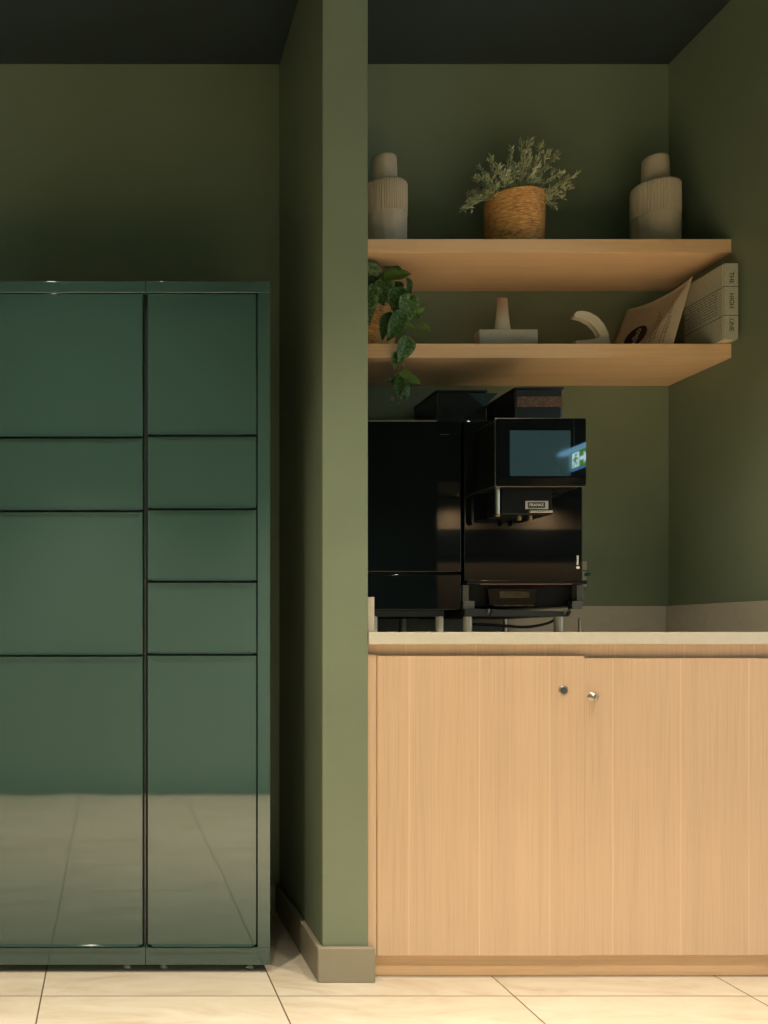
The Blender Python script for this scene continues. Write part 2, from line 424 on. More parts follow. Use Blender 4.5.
# ---------------------------------------------------------------- lockers
DL = 2.305
def locker(label, x0, x1, dx0, dx1, rows, rec=(0, 0)):
    """x0..x1 carcass, dx0..dx1 door edges, rows: list of (top px, bottom px)"""
    z0, z1 = Z(965, DL), Z(281, DL)
    t = thing('locker', label, 'locker', ((x0+x1)/2, DL+0.25, 0), 'green lockers against the back wall')
    zi0, zi1 = Z(947.5, DL), Z(292.5, DL)
    bm = B()
    # carcass as a frame with a hollow front
    box(bm, x0, x1, DL, DL+0.48, zi1, z1, 0.0012)
    box(bm, x0, x1, DL, DL+0.48, z0, zi0, 0.0012)
    box(bm, x0, dx0-0.0035 if not rec[0] else x0+0.0012, DL+rec[0], DL+0.48, zi0, zi1)
    box(bm, dx1+0.0035 if not rec[1] else x1-0.0012, x1, DL+rec[1], DL+0.48, zi0, zi1)
    obj('carcass', bm, m_lock2, t, angle=0.8)
    bm = B(); box(bm, dx0-0.0034 if not rec[0] else x0+0.0013, dx1+0.0034 if not rec[1] else x1-0.0013, DL+0.024, DL+0.47, zi0, zi1); obj('interior', bm, m_gap, t)
    for (p0, p1) in rows:
        za, zb = Z(p0, DL), Z(p1, DL)
        bm = B(); box(bm, dx0, dx1, DL+0.002, DL+0.022, zb+0.0055, za-0.0015, 0.001)
        d = obj('door', bm, m_lock, t, angle=0.8)
        # bent pull lip along the lower edge, mitred at both ends
        bm = B()
        lip = [(dx0+0.003, zb+0.0065), (dx0+0.013, zb+0.0030), (dx1-0.013, zb+0.0030), (dx1-0.003, zb+0.0065)]
        a = [bm.verts.new((x, DL+0.003, z)) for x, z in lip]
        c = [bm.verts.new((x, DL-0.006 if i in (1, 2) else DL+0.0015, z+(0.0 if i in (1, 2) else 0.0012))) for i, (x, z) in enumerate(lip)]
        e = [bm.verts.new((x, DL-0.0055 if i in (1, 2) else DL+0.0015, z+(0.0014 if i in (1, 2) else 0.0020))) for i, (x, z) in enumerate(lip)]
        g_ = [bm.verts.new((x, DL+0.003, zb+0.0070)) for x, z in lip]
        for P, Q in ((a, c), (c, e), (e, g_), (g_, a)):
            for i in range(3): bm.faces.new((P[i], P[i+1], Q[i+1], Q[i]))
        bm.faces.new((a[0], c[0], e[0], g_[0])); bm.faces.new((a[3], c[3], e[3], g_[3]))
        obj('pull_lip', bm, m_lock, d, angle=0.6)
    for fx in (x0+0.05, x1-0.05):
        for fy in (DL+0.04, DL+0.42):
            bm = B(); lathe(bm, [(0, 0), (0.012, 0), (0.012, 0.005), (0.005, 0.009), (0.005, z0+0.001), (0, z0+0.001)], fx, fy, 20)
            obj('foot', bm, m_foot, t, smooth=True)
    return t
xs = X(145.5, DL)
locker('glossy dark green steel locker with five doors, the right one standing beside the partition', xs+0.0006, X(270, DL), X(147.8, DL), X(256.5, DL),
       [(293, 436), (436, 509.5), (509.5, 582), (582, 655), (655, 947)], (0.022, 0))
locker('wider glossy dark green steel locker with four doors, cut off by the left edge', -0.56, xs-0.0006, -0.525, X(142.6, DL),
       [(293, 437.8), (437.8, 511.3), (511.3, 656), (656, 947)], (0, 0.022))

# ---------------------------------------------------------------- base cabinet
DD = 2.262
WT = Z(632, 2.25)                                       # worktop top
cab = thing('base_cabinet', 'pale oak base cabinet with two lockable doors under the worktop', 'cabinet', (1.265, 2.5, 0))
CX0, CX1 = PX1+0.001, XR-0.001
bm = B(); box(bm, CX0, CX1, DD+0.021, D_BACK-0.004, Z(956, DD), WT-0.033); obj('carcass', bm, m_oak_v, cab)
bm = B(); box(bm, CX0, X(377, DD)-0.001, DD, DD+0.02, Z(955, DD), Z(654.5, DD), 0.0008); obj('filler_panel', bm, m_oak_v, cab)
xm = X(584, DD)
bm = B(); box(bm, X(377, DD), xm-0.0004, DD-0.002, DD+0.018, Z(955.5, DD), Z(656, DD), 0.0008); dl = obj('door', bm, m_oak_v, cab)
bm = B(); box(bm, xm+0.0004, CX1-0.05, DD, DD+0.02, Z(955.2, DD), Z(658.3, DD), 0.0008); dr = obj('door', bm, m_oak_v2, cab)
bm = B(); box(bm, CX1-0.049, CX1, DD, DD+0.02, Z(955, DD), Z(658.3, DD), 0.0008); obj('filler_panel', bm, m_oak_v, cab)
xj = X(574, 2.288)
bm = B(); box(bm, CX0+0.017, xj, 2.286, 2.302, 0.001, Z(957, DD)+0.03); obj('plinth', bm, m_oak_h, cab)
bm = B(); box(bm, xj+0.001, CX1, 2.288, 2.304, 0.001, Z(957, DD)+0.03); obj('plinth', bm, m_oak_h, cab)
# locks
def lock(px, py, y, door):
    x, z = X(px, y), Z(py, y)
    bm = B(); cyl(bm, (x, y+0.001, z), (x, y-0.003, z), 0.0125, 40, 0.001)
    l = obj('lock', bm, m_steel, door, angle=0.7)
    bm = B(); cyl(bm, (x, y-0.0025, z), (x, y-0.0045, z), 0.0088, 32, 0.0005); obj('lock_core', bm, m_greypl, l, angle=0.7)
    return x, z, l
lock(563.2, 690.5, DD-0.002, dl)
x, z, l = lock(592.2, 697.0, DD, dr)
bm = B(); cyl(bm, (x, DD-0.003, z), (x, DD-0.008, z), 0.0098, 32, 0.0015)
cyl(bm, (x+0.001, DD-0.008, z), (x+0.001, DD-0.0145, z), 0.0088, 24, 0.001)
box(bm, x-0.0005, x+0.0035, DD-0.0175, DD-0.0135, z-0.006, z+0.006, 0.0008)
obj('key', bm, m_steel, l, angle=0.7)

# worktop with upstands
bm = B(); box(bm, CX0, CX1, 2.25, D_BACK-0.002, WT-0.0325, WT, 0.0012)
tag(obj('worktop', bm, m_stone, angle=0.8), 'thin pale beige worktop slab on the oak cabinet', 'worktop')
HU = Z(606, 2.815)
bm = B(); box(bm, CX0+0.02, CX1-0.0195, D_BACK-0.02, D_BACK-0.002, WT, HU, 0.001); tag(obj('upstand', bm, m_upst, angle=0.8), 'low beige upstand along the back wall behind the machines', 'upstand', 'beige upstands around the worktop')
bm = B(); box(bm, CX1-0.019, CX1, 2.262, D_BACK-0.002, WT, HU, 0.001); tag(obj('upstand', bm, m_upst, angle=0.8), 'low beige upstand along the right wall of the niche', 'upstand', 'beige upstands around the worktop')
bm = B(); box(bm, CX0, CX0+0.0185, 2.262, D_BACK-0.002, WT, Z(597, 2.262), 0.001); tag(obj('upstand', bm, m_upst, angle=0.8), 'short end of the beige upstand against the green partition', 'upstand', 'beige upstands around the worktop')

# ---------------------------------------------------------------- shelves
DS = 2.544
S1T, S1B = Z(239, DS), Z(252.6, DS)
S2T, S2B = Z(343.6, DS), Z(357.8, DS)
bm = B(); box(bm, CX0, XR-0.001, DS, D_BACK-0.001, S1B, S1T, 0.001); tag(obj('wall_shelf', bm, m_oak_h, angle=0.8), 'upper pale oak shelf carrying the basket plant and two tall vases', 'shelf', 'oak wall shelves')
bm = B(); box(bm, CX0, XR-0.001, DS, D_BACK-0.001, S2B, S2T, 0.001); tag(obj('wall_shelf', bm, m_oak_h, angle=0.8), 'lower pale oak shelf carrying the trailing plant, ceramics and book', 'shelf', 'oak wall shelves')

# ---------------------------------------------------------------- tall two-tier vases
def tall_vase(px, D, label):
    cx = X(px, D); cy = D; z0 = S1T
    r = 0.070; h1 = 0.132; h2 = 0.232
    t = thing('vase', label, 'vase', (cx, cy, z0), 'tiered stone vases on the upper shelf')
    def ribs(a, z, rr):
        if rr < r*0.93: return rr
        return rr - 0.0030*(0.5+0.5*math.cos(a*56))**2
    # ribbed body
    prof = [(r*0.985, z0+h1), (r, z0+h1+0.001)]
    for k in range(6): prof.append((r, z0+h1+0.002+(h2-h1-0.010)*k/5))
    prof += [(r*0.985, z0+h2-0.004), (r*0.95, z0+h2-0.001), (r*0.90, z0+h2), (0.03, z0+h2)]
    bm = B(); lathe(bm, prof, cx, cy, 448, ribs); obj('ribbed_body', bm, m_vase, t, smooth=True)
    # lower part with slanting facets
    def fac(a, z, rr):
        u = (z-z0)/h1
        return rr - 0.0011*abs(math.sin(a*7+u*1.2)) if rr > r*0.9 else rr
    prof = [(0.0, z0), (r*0.94, z0), (r*0.98, z0+0.003)] + [(r*0.985+r*0.01*k/12, z0+0.004+(h1-0.005)*k/12) for k in range(13)] + [(r*0.985, z0+h1+0.0005)]
    bm = B(); lathe(bm, prof, cx, cy, 200, fac); obj('faceted_base', bm, m_vase, t, smooth=True)
    rc = 0.0375; h3 = 0.322
    prof = [(rc*1.10, z0+h2-0.001), (rc*1.10, z0+h2+0.008), (rc*1.05, z0+h2+0.03), (rc*1.0, z0+h3-0.008), (rc*0.985, z0+h3-0.003), (rc*0.93, z0+h3), (rc*0.70, z0+h3), (rc*0.66, z0+h3-0.03), (0, z0+h3-0.03)]
    bm = B(); lathe(bm, prof, cx, cy, 64); obj('neck', bm, m_vase, t, smooth=True)
tall_vase(384.3, 2.69, 'tall taupe two-tier ribbed vase at the left end of the upper shelf')
tall_vase(655.3, 2.69, 'tall taupe two-tier ribbed vase at the right end of the upper shelf')

# ---------------------------------------------------------------- baskets
def basket(parent, cx, cy, z0, r0, r1, h, coils):
    bm = B(); prof = [(0, z0), (r0*0.9, z0)]
    nz = coils*6
    for k in range(nz+1):
        u = k/nz
        rr = r0+(r1-r0)*math.sin(u*PI*0.62)/math.sin(PI*0.62)
        prof.append((rr+0.0012*abs(math.sin(u*coils*PI)), z0+0.001+u*(h-0.002)))
    prof += [(r1-0.004, z0+h), (r1-0.008, z0+h-0.004), (r1-0.009, z0+h-0.03)]
    def rf(a, z, rr):
        return rr + 0.0012*math.sin(a*60+z*500+3*noise.noise(Vector((math.cos(a)*3, math.sin(a)*3, z*40)))) + 0.0022*noise.noise(Vector((math.cos(a)*1.6, math.sin(a)*1.6, z*9)))
    lathe(bm, prof, cx, cy, 160, rf)
    obj('basket', bm, m_straw, parent, smooth=True)
    bm = B(); lathe(bm, [(0, z0+h-0.018), (r1-0.007, z0+h-0.020), (r1-0.007, z0+h-0.03), (0, z0+h-0.03)], cx, cy, 40)
    obj('soil', bm, m_soil, parent)

# feathery plant
bx, by = X(513.9, 2.69), 2.69
pl = thing('potted_plant', 'feathery sage green plant in a round woven basket on the upper shelf', 'plant', (bx, by, S1T))
BH = 0.193
basket(pl, bx, by, S1T, 0.080, 0.0865, BH, 27)
rng = random.Random(5)
def feather(bm, p0, p1, sag, rad, seed):
    r_ = random.Random(seed)
    p0 = Vector(p0); p1 = Vector(p1); n = 9
    mid = (p0+p1)/2+Vector((0, 0, sag))
    pts = []
    for i in range(n+1):
        u = i/n
        p = (1-u)**2*p0+2*u*(1-u)*mid+u*u*p1
        pts.append(p+Vector((r_.uniform(-1, 1), r_.uniform(-1, 1), r_.uniform(-1, 1)))*0.0022*min(1, u*3))
    tube(bm, pts, [0.0013*(1-0.7*i/n) for i in range(n+1)], 4, False)
    L = (p1-p0).length
    for i in range(2, n+1):
        for s in range(2):
            t = (pts[i]-pts[i-1]).normalized()
            side = t.cross(Vector((r_.uniform(-1, 1), r_.uniform(-0.5, 0.5), r_.uniform(-1, 1)))).normalized()
            u = r_.random(); base = pts[i-1].lerp(pts[i], u)
            frac = i/n
            tl = 0.034*(1-0.55*frac)*r_.uniform(0.6, 1.2)
            d = (t*0.75+side*r_.uniform(0.6, 1.0)+Vector((0, 0, 0.15))).normalized()
            q = [base, base+d*tl*0.5+Vector((0, 0, 0.001)), base+(d+t*0.25).normalized()*tl]
            tube(bm, q, [0.0006, 0.0005, 0.0003], 3, False)
            # leaflets: short fat needles
            for m in range(5):
                uu = 0.15+0.85*m/4
                b0 = q[0].lerp(q[1], uu*2) if uu < 0.5 else q[1].lerp(q[2], uu*2-1)
                sd = d.cross(Vector((r_.uniform(-1, 1), r_.uniform(-1, 1), r_.uniform(-1, 1)))).normalized()
                dd = (d*0.7+sd*0.8).normalized(); ll = r_.uniform(0.008, 0.015)
                tube(bm, [b0, b0+dd*ll*0.5, b0+(dd+Vector((0, 0, 0.2))).normalized()*ll], [0.0006, 0.0013, 0.0004], 3, False)
tips = [((462, 207), 2.66, .015), ((472, 192), 2.72, .02), ((483, 168), 2.70, .0), ((490, 158), 2.66, .0), ((498, 168), 2.62, 0.01),
        ((507, 160), 2.74, .0), ((521, 146), 2.70, .0), ((530, 139), 2.67, .0), ((538, 158), 2.72, .0), ((549, 151), 2.68, .0),
        ((558, 153), 2.71, .005), ((562, 172), 2.66, .01), ((577, 176), 2.69, -.012), ((563, 198), 2.66, .02), ((553, 205), 2.64, .025),
        ((516, 165), 2.62, .01), ((534, 170), 2.61, .01), ((474, 200), 2.63, .03), ((468, 199), 2.67, .02), ((476, 178), 2.68, .01), ((512, 152), 2.66, 0), ((541, 147), 2.65, 0), ((569, 186), 2.64, .0), ((505, 172), 2.60, 0.01), ((526, 155), 2.62, 0), ((466, 211), 2.62, 0.03), ((484, 178), 2.62, .015)]
ztop = S1T+BH-0.02
for i, ((px, py), D, sag) in enumerate(tips):
    p1 = W(px, py, D)
    a = math.atan2(p1.y-by, p1.x-bx); rr = 0.045
    p0 = Vector((bx+rr*math.cos(a)*0.9, by+rr*math.sin(a)*0.6, ztop))
    bm = B(); feather(bm, p0, p1, sag+0.02, 1, 100+i)
    obj('branch', bm, m_sage, pl)

# ---------------------------------------------------------------- trailing plant
tx, ty = X(365.5, 2.69), 2.69
tp = thing('potted_plant', 'trailing variegated vine in a woven basket at the left end of the lower shelf', 'plant', (tx, ty, S2T))
TH = 0.150
basket(tp, tx, ty, S2T, 0.080, 0.089, TH, 21)

def leaf(px, py, D, L, ang, wid=0.62, yaw=0.0, tilt=0.0, mat=None, fold=0.22, curl=0.15):
    """leaf centred on a place given by photo column/row and distance; ang: direction of the tip, degrees from right, counter-clockwise"""
    s = D/F_PX; Lm = L*s; a = math.radians(ang)
    bm = B(); nu, nv = 10, 6; grid = []
    for i in range(nu+1):
        u = i/nu
        w = Lm*wid*0.5*(math.sin(PI*min(1, u**0.62))**0.85)*(1.05-0.15*u)
        if i in (0, nu): w = Lm*0.004
        row = []
        for j in range(nv+1):
            v = (j/nv)*2-1
            x = (u-0.5)*Lm-(0.10*Lm*abs(v)**1.5*(1-u)**3 if u < 0.5 else 0)
            y = v*w
            z = abs(v)*w*fold-(u-0.5)**2*Lm*curl*2+0.03*Lm*math.sin(u*9)*abs(v)
            row.append(bm.verts.new((x, y, z)))
        grid.append(row)
    for i in range(nu):
        for j in range(nv):
            bm.faces.new((grid[i][j], grid[i+1][j], grid[i+1][j+1], grid[i][j+1]))
    # give it thickness
    g = bmesh.ops.solidify(bm, geom=bm.faces[:], thickness=0.0006)
    M = Matrix.Translation(W(px, py, D)) @ Matrix.Rotation(math.radians(yaw), 4, 'Z') @ Matrix.Rotation(math.radians(tilt), 4, 'X') @ \
        Matrix(((math.cos(a), -math.sin(a), 0, 0), (0, 0, -1, 0), (math.sin(a), math.cos(a), 0, 0), (0, 0, 0, 1)))
    bm.transform(M)
    return obj('leaf', bm, mat or m_leaf, tp, smooth=True)

LV = [(376.5, 271, 2.58, 24, -40, .50, -15, 20), (399, 274.5, 2.55, 29, 14, .58, 5, -25), (386, 290, 2.56, 24, -70, .85, -10, 5),
      (409, 289, 2.57, 20, -80, .60, 40, 0), (397, 287, 2.59, 20, 30, .75, 10, -10), (397, 301, 2.55, 25, -100, .85, -15, 5),
      (408, 309, 2.53, 27, -85, .85, 10, 5), (395, 327, 2.52, 33, -118, .58, 5, 5), (385.5, 327, 2.54, 27, -105, .55, -30, 0),
      (370, 306, 2.55, 38, -95, .40, -25, 5), (422, 310, 2.54, 14, 40, .55, 10, 0), (415.5, 315, 2.55, 14, -60, .6, -30, 0),
      (425.5, 328, 2.53, 14, -30, .65, 0, -10), (421.5, 335.5, 2.52, 12, -5, .60, 10, -20), (410.5, 326, 2.53, 12, -30, .6, 0, 0),
      (403.5, 351, 2.50, 28, -112, .68, 10, 5), (396, 361, 2.515, 18, -100, .55, -35, 0), (391, 380, 2.51, 14, -170, .5, 0, 10),
      (412, 378.5, 2.50, 24, -28, .48, 10, -10), (399.5, 386, 2.505, 22, -95, .55, -10, 0), (407, 391, 2.515, 20, -80, .45, 30, 0),
      (401, 399, 2.51, 12, -120, .40, 0, 0), (391.5, 401, 2.52, 9, -110, .4, 0, 0), (383, 281, 2.64, 24, 120, .7, 0, 0),
      (373, 283, 2.62, 26, 160, .7, 0, 10), (391, 268.5, 2.63, 20, 150, .6, 0, -30), (402, 296, 2.62, 22, -20, .7, 0, 0), (379, 296, 2.60, 22, -60, .8, 0, 0)]
plain = {1, 12, 13, 14, 18, 10}
for i, q in enumerate(LV):
    leaf(*q, mat=m_leafplain if i in plain else m_leaf)
def vine(pts, r=0.0014):
    ps = [W(*p) for p in pts]
    fine = []
    for i in range(len(ps)-1):
        a = ps[max(i-1, 0)]; b_ = ps[i]; c = ps[i+1]; d = ps[min(i+2, len(ps)-1)]
        for k in range(5):
            t = k/5
            fine.append(0.5*((2*b_)+(c-a)*t+(2*a-5*b_+4*c-d)*t*t+(3*b_-a-3*c+d)*t**3))
    fine.append(ps[-1])
    bm = B(); tube(bm, fine, r, 6); obj('vine', bm, m_vine, tp, smooth=True)
vine([(380, 300, 2.66), (388, 285, 2.62), (400, 290, 2.56), (408, 300, 2.535), (404, 325, 2.525), (404, 342, 2.515), (403, 362, 2.505), (406, 380, 2.51), (401, 395, 2.51), (398, 404, 2.515), (401, 411, 2.515), (403.5, 417, 2.515)])
vine([(384, 298, 2.64), (396, 292, 2.58), (410, 303, 2.55), (417, 311, 2.545), (420, 322, 2.535), (421, 333, 2.525)], 0.001)
vine([(376, 300, 2.66), (378, 282, 2.62), (374, 290, 2.56), (370, 300, 2.555), (369, 318, 2.55)], 0.001)
vine([(384, 300, 2.66), (385, 288, 2.6), (390, 300, 2.56), (391, 318, 2.54), (388, 334, 2.535)], 0.001)
vine([(404, 362, 2.505), (398, 372, 2.51), (393, 379, 2.51)], 0.0008)

# ---------------------------------------------------------------- low ceramics on the lower shelf
DV = 2.60
bv = thing('block_vase', 'low rectangular grey ceramic vase with a slender glazed neck on the lower shelf', 'vase', (X(505, DV), DV+0.035, S2T))
x0, x1 = X(479.5, DV), X(538, DV)
zt = Z(329.2, DV)
bm = B(); box(bm, x0, x1, DV, DV+0.038, S2T, zt, 0.002)
nrib = 34
for k in range(nrib):
    xx = x0+0.004+(x1-x0-0.008)*k/(nrib-1)
    box(bm, xx-0.0014, xx+0.0014, DV-0.0012, DV+0.003, S2T+0.002, zt-0.003)
obj('body', bm, m_ceram, bv)
nx, ny = X(502.2, DV+0.02), DV+0.019
zn = Z(300, DV+0.03)
prof = [(0.0295, zt-0.001), (0.0285, zt+0.002), (0.0255, zt+0.014), (0.0225, zt+0.032), (0.0200, zt+0.052), (0.0182, zt+0.070), (0.0177, zn-0.008), (0.0180, zn-0.002), (0.0165, zn), (0.013, zn-0.001), (0.012, zn-0.03), (0, zn-0.03)]
prof = [(r*0.95, z) for r, z in prof]
bm = B(); lathe(bm, prof, nx, ny, 48)
for v_ in bm.verts: v_.co.y = ny+(v_.co.y-ny)*0.56
obj('neck', bm, m_neck, bv, smooth=True)

DH = 2.60
outer = [(575.5, 343.9), (575.7, 340.5), (593, 339.6), (599.5, 337.8), (600, 334.5), (596.5, 328.5), (590.5, 322.5), (584, 319.0), (579, 317.4), (573.8, 317.2), (574.5, 314.0), (577.5, 311), (583, 310.6), (590, 312), (598, 316.5), (604.5, 324), (608.8, 333), (610.5, 343.9)]
pts = [W(px, py, DH) for px, py in outer]
for p in pts: p.z = max(p.z, S2T)
# round the outline
bm = B(); prism(bm, pts, (0, 0.020, 0), 0.0015, 2)
tag(obj('hook_ornament', bm, m_hook, angle=0.5), 'off-white curved hook-shaped ceramic ornament on the lower shelf', 'ornament')

# ---------------------------------------------------------------- leaflet
def quad_pt(P, u, v):
    a = P[0].lerp(P[1], u); b_ = P[3].lerp(P[2], u); return a.lerp(b_, v)
BL, BR, TR, TL = Vector((1.606, 2.775, S2T)), Vector((1.686, 2.553, S2T)), W(693, 276, 2.56), W(627.5, 309, 2.78)
P = (BL, BR, TR, TL)
nrm = (BR-BL).cross(TL-BL).normalized()
if nrm.y > 0: nrm = -nrm
def card_pt(u, v, lift=0.0):
    p = quad_pt(P, u, v)
    bow = 0.012*4*u*(1-u)*v                     # the sheet bows back a little along its top
    return p - nrm*bow*0.5 - Vector((0, 0, 0.012*4*u*(1-u)*v)) + nrm*lift
lf = thing('leaflet', 'open kraft-coloured leaflet with a round black logo leaning on the book', 'leaflet', tuple(quad_pt(P, .5, 0)))
bm = B(); n = 14; G = {}
for i in range(n+1):
    for j in range(n+1): G[i, j] = bm.verts.new(card_pt(i/n, j/n))
for i in range(n):
    for j in range(n): bm.faces.new((G[i, j], G[i+1, j], G[i+1, j+1], G[i, j+1]))
bmesh.ops.solidify(bm, geom=bm.faces[:], thickness=0.0012)
obj('sheet', bm, m_card, lf, smooth=True)
# pale triangle on the right half: reflected light put into the colour
bm = B(); n = 10; T = {}
def tri(i, j):
    v = j/n; ul = 0.42+0.55*v; return card_pt(ul+(0.995-ul)*i/n, v, 0.0008)
for i in range(n+1):
    for j in range(n+1): T[i, j] = bm.verts.new(tri(i, j))
for i in range(n):
    for j in range(n): bm.faces.new((T[i, j], T[i+1, j], T[i+1, j+1], T[i, j+1]))
bmesh.ops.remove_doubles(bm, verts=bm.verts[:], dist=1e-6)
obj('painted_light_area', bm, m_cardlight, lf, smooth=True)
# black logo disc
CU, CV_, R_ = 0.34, 0.40, 0.039
eu = (BR-BL).length; ev = (TL-BL).length
bm = B(); c0 = bm.verts.new(card_pt(CU, CV_, 0.0016)); ring = []
for k in range(48):
    a = 2*PI*k/48
    ring.append(bm.verts.new(card_pt(CU+R_/eu*math.cos(a), max(0.002, CV_+R_/ev*math.sin(a)), 0.0016)))
for k in range(48): bm.faces.new((c0, ring[k], ring[(k+1) % 48]))
logo = obj('logo_disc', bm, m_ink, lf)
# rows of small print, running up the sheet
bm = B(); r_ = random.Random(3)
for u0, v0, v1 in ((0.60, .10, .70), (0.635, .10, .66), (0.665, .22, .60), (0.77, .12, .78), (0.80, .25, .70), (0.825, .10, .52)):
    v = v0
    while v < v1:
        l_ = r_.uniform(0.02, 0.06)
        q = [card_pt(u0, v, .0016), card_pt(u0+0.010, v, .0016), card_pt(u0+0.010, min(v+l_, v1), .0016), card_pt(u0, min(v+l_, v1), .0016)]
        bm.faces.new([bm.verts.new(p) for p in q]); v += l_+0.014
obj('small_print', bm, new_mat('faded_ink', (0.13, 0.11, 0.07), 0.6)[0], lf)['kind'] = 'stuff'

def text(name, body, size, mat, parent, origin, ux, uy, depth=0.0002, align='CENTER', bold=0.0):
    """origin in world; ux: reading direction; uy: up of the letters"""
    cu = bpy.data.curves.new(name, 'FONT'); cu.body = body; cu.size = size; cu.extrude = depth; cu.offset = bold
    cu.align_x = align; cu.align_y = 'CENTER'
    o = bpy.data.objects.new(name, cu); C.objects.link(o); cu.materials.append(mat)
    ux = Vector(ux).normalized(); uy = Vector(uy).normalized(); uz = ux.cross(uy).normalized()
    M = Matrix(((ux.x, uy.x, uz.x, 0), (ux.y, uy.y, uz.y, 0), (ux.z, uy.z, uz.z, 0), (0, 0, 0, 1)))
    M = Matrix.Translation(Vector(origin)) @ M
    if parent:
        M = Matrix.Translation(-world_loc(parent)) @ M
    me = bpy.data.meshes.new_from_object(o)
    me.transform(M); me.materials.clear(); me.materials.append(mat)
    bpy.data.objects.remove(o)
    q = bpy.data.objects.new(name, me); C.objects.link(q)
    if parent: q.parent = parent
    return q
ev_dir = (card_pt(CU, .5)-card_pt(CU, .1)); eu_dir = (card_pt(.5, CV_)-card_pt(.2, CV_))
text('lettering', 'edko', 0.030, m_cardlight, logo, card_pt(CU+0.01, CV_-0.01, 0.0022), ev_dir, -eu_dir)

# ---------------------------------------------------------------- book
DB = 2.505
bx0, bx1 = X(724.3, DB), 1.8465
bz0, bz1 = S2T, Z(263, DB)
bk = thing('book', 'thick grey-green speckled book standing upright at the right end of the lower shelf', 'book', ((bx0+bx1)/2, DB+0.09, S2T))
depth = 0.175
bm = B()
box(bm, bx0, bx0+0.0025, DB+0.002, DB+depth, bz0, bz1, 0.0006)
box(bm, bx1-0.0025, bx1, DB+0.002, DB+depth, bz0, bz1, 0.0006)
box(bm, bx0+0.0005, bx1-0.0005, DB, DB+0.003, bz0, bz1, 0.0008)
cov = obj('cover', bm, m_book, bk, angle=0.8)
bm = B(); box(bm, bx0+0.003, bx1-0.003, DB+0.0035, DB+depth-0.004, bz0+0.003, bz1-0.003); obj('pages', bm, m_pages, bk)
bm = B(); box(bm, bx0-0.0004, bx0+0.0012, DB+0.004, DB+0.0085, bz0+0.001, bz1-0.001); obj('hinge', bm, m_hook, bk)
zl1, zl2 = Z(286.4, DB), Z(315.4, DB)
bm = B()
for zl in (zl1, zl2):
    box(bm, bx0-0.0003, bx1+0.0003, DB-0.0003, DB+0.001, zl-0.0008, zl+0.0008)
    box(bm, bx0-0.0004, bx0+0.0005, DB-0.0002, DB+depth, zl-0.0008, zl+0.0008)
obj('printed_band', bm, m_ink, bk)
bm = B()
for k in range(9):
    zz = zl2+0.014+(zl1-zl2-0.022)*k/8; y = DB+0.03
    while y < DB+depth-0.02:
        l_ = r_.uniform(0.006, 0.02); box(bm, bx0-0.0003, bx0+0.0004, y, y+l_, zz-0.0008, zz+0.0008); y += l_+0.004
obj('small_print', bm, m_ink, bk)['kind'] = 'stuff'
xc = (bx0+bx1)/2
for wd, za, zb in (('THE', 270.0, 285.5), ('HIGH', 292, 309.5), ('LINE', 317, 332.5)):
    text('lettering', wd, 0.0185 if wd != 'THE' else 0.0185, m_inkbrown, bk, (xc, DB-0.0004, (Z(za, DB)+Z(zb, DB))/2), (0, 0, -1), (1, 0, 0), bold=0.0002)

# ---------------------------------------------------------------- milk cooler (left machine)
DM = 2.35
def feet(parent, spots, z1, r=0.0112, mat=None):
    for x, y in spots:
        bm = B(); cyl(bm, (x, y, WT), (x, y, z1), r, 24, 0.0008); obj('foot', bm, mat or m_foot, parent, angle=0.7)
mc = thing('milk_cooler', 'gloss black milk cooler unit beside the partition, left of the coffee machine', 'cooler', (0.84, 2.55, WT))
cx0, cx1 = 0.7015, X(461.0, DM)
zr = Z(610, DM)
bm = B(); box(bm, cx0, cx1, DM+0.02, 2.78, zr, Z(421, DM), 0.003); obj('housing', bm, m_black, mc, angle=0.8)
bm = B(); box(bm, cx0, cx1, DM-0.002, DM+0.018, Z(572, DM), Z(421, DM), 0.0022, 3); dd_ = obj('door', bm, m_blackgloss, mc, angle=0.8)
bm = B(); box(bm, cx0, cx1, DM-0.002, DM+0.018, zr, Z(574.6, DM), 0.0022, 3); obj('lower_panel', bm, m_blackgloss, mc, angle=0.8)
bm = B(); box(bm, X(375.5, DM), X(447, DM), DM+0.02, 2.70, Z(616.5, DM), zr, 0.001); obj('base_rail', bm, m_char, mc)
bm = B(); box(bm, cx0+0.002, X(436, DM), DM-0.003, DM-0.0015, Z(421.7, DM), Z(420.6, DM)); obj('edge_strip', bm, m_greypl, dd_)
bm = B(); box(bm, X(440, DM), X(449, DM), DM-0.003, DM-0.0018, Z(435, DM), Z(434.4, DM)); obj('trim_line', bm, m_dimline, dd_)
feet(mc, [(X(376.5, DM)-0.003+0.004, DM+0.03), (X(439.4, DM+0.03), DM+0.03), (X(378, DM)+0.02, 2.72), (X(439.4, DM+0.03), 2.68)], Z(616.5, DM)+0.001)

# ---------------------------------------------------------------- coffee machine
cm = thing('coffee_machine', 'gloss black fully automatic coffee machine with touchscreen on the worktop', 'coffee machine', (1.13, 2.55, WT))
mx0, mx1 = X(464.0, DM), X(582.8, DM)
mtop = Z(420.5, DM)
bm = B(); box(bm, mx0, mx1, DM+0.022, 2.76, Z(607, DM), mtop, 0.003); obj('housing', bm, m_black, cm, angle=0.8)
bm = B(); box(bm, mx0, mx1, DM, DM+0.02, Z(583, DM), mtop, 0.0025, 3); fp = obj('front_panel', bm, m_blackgloss, cm, angle=0.8)
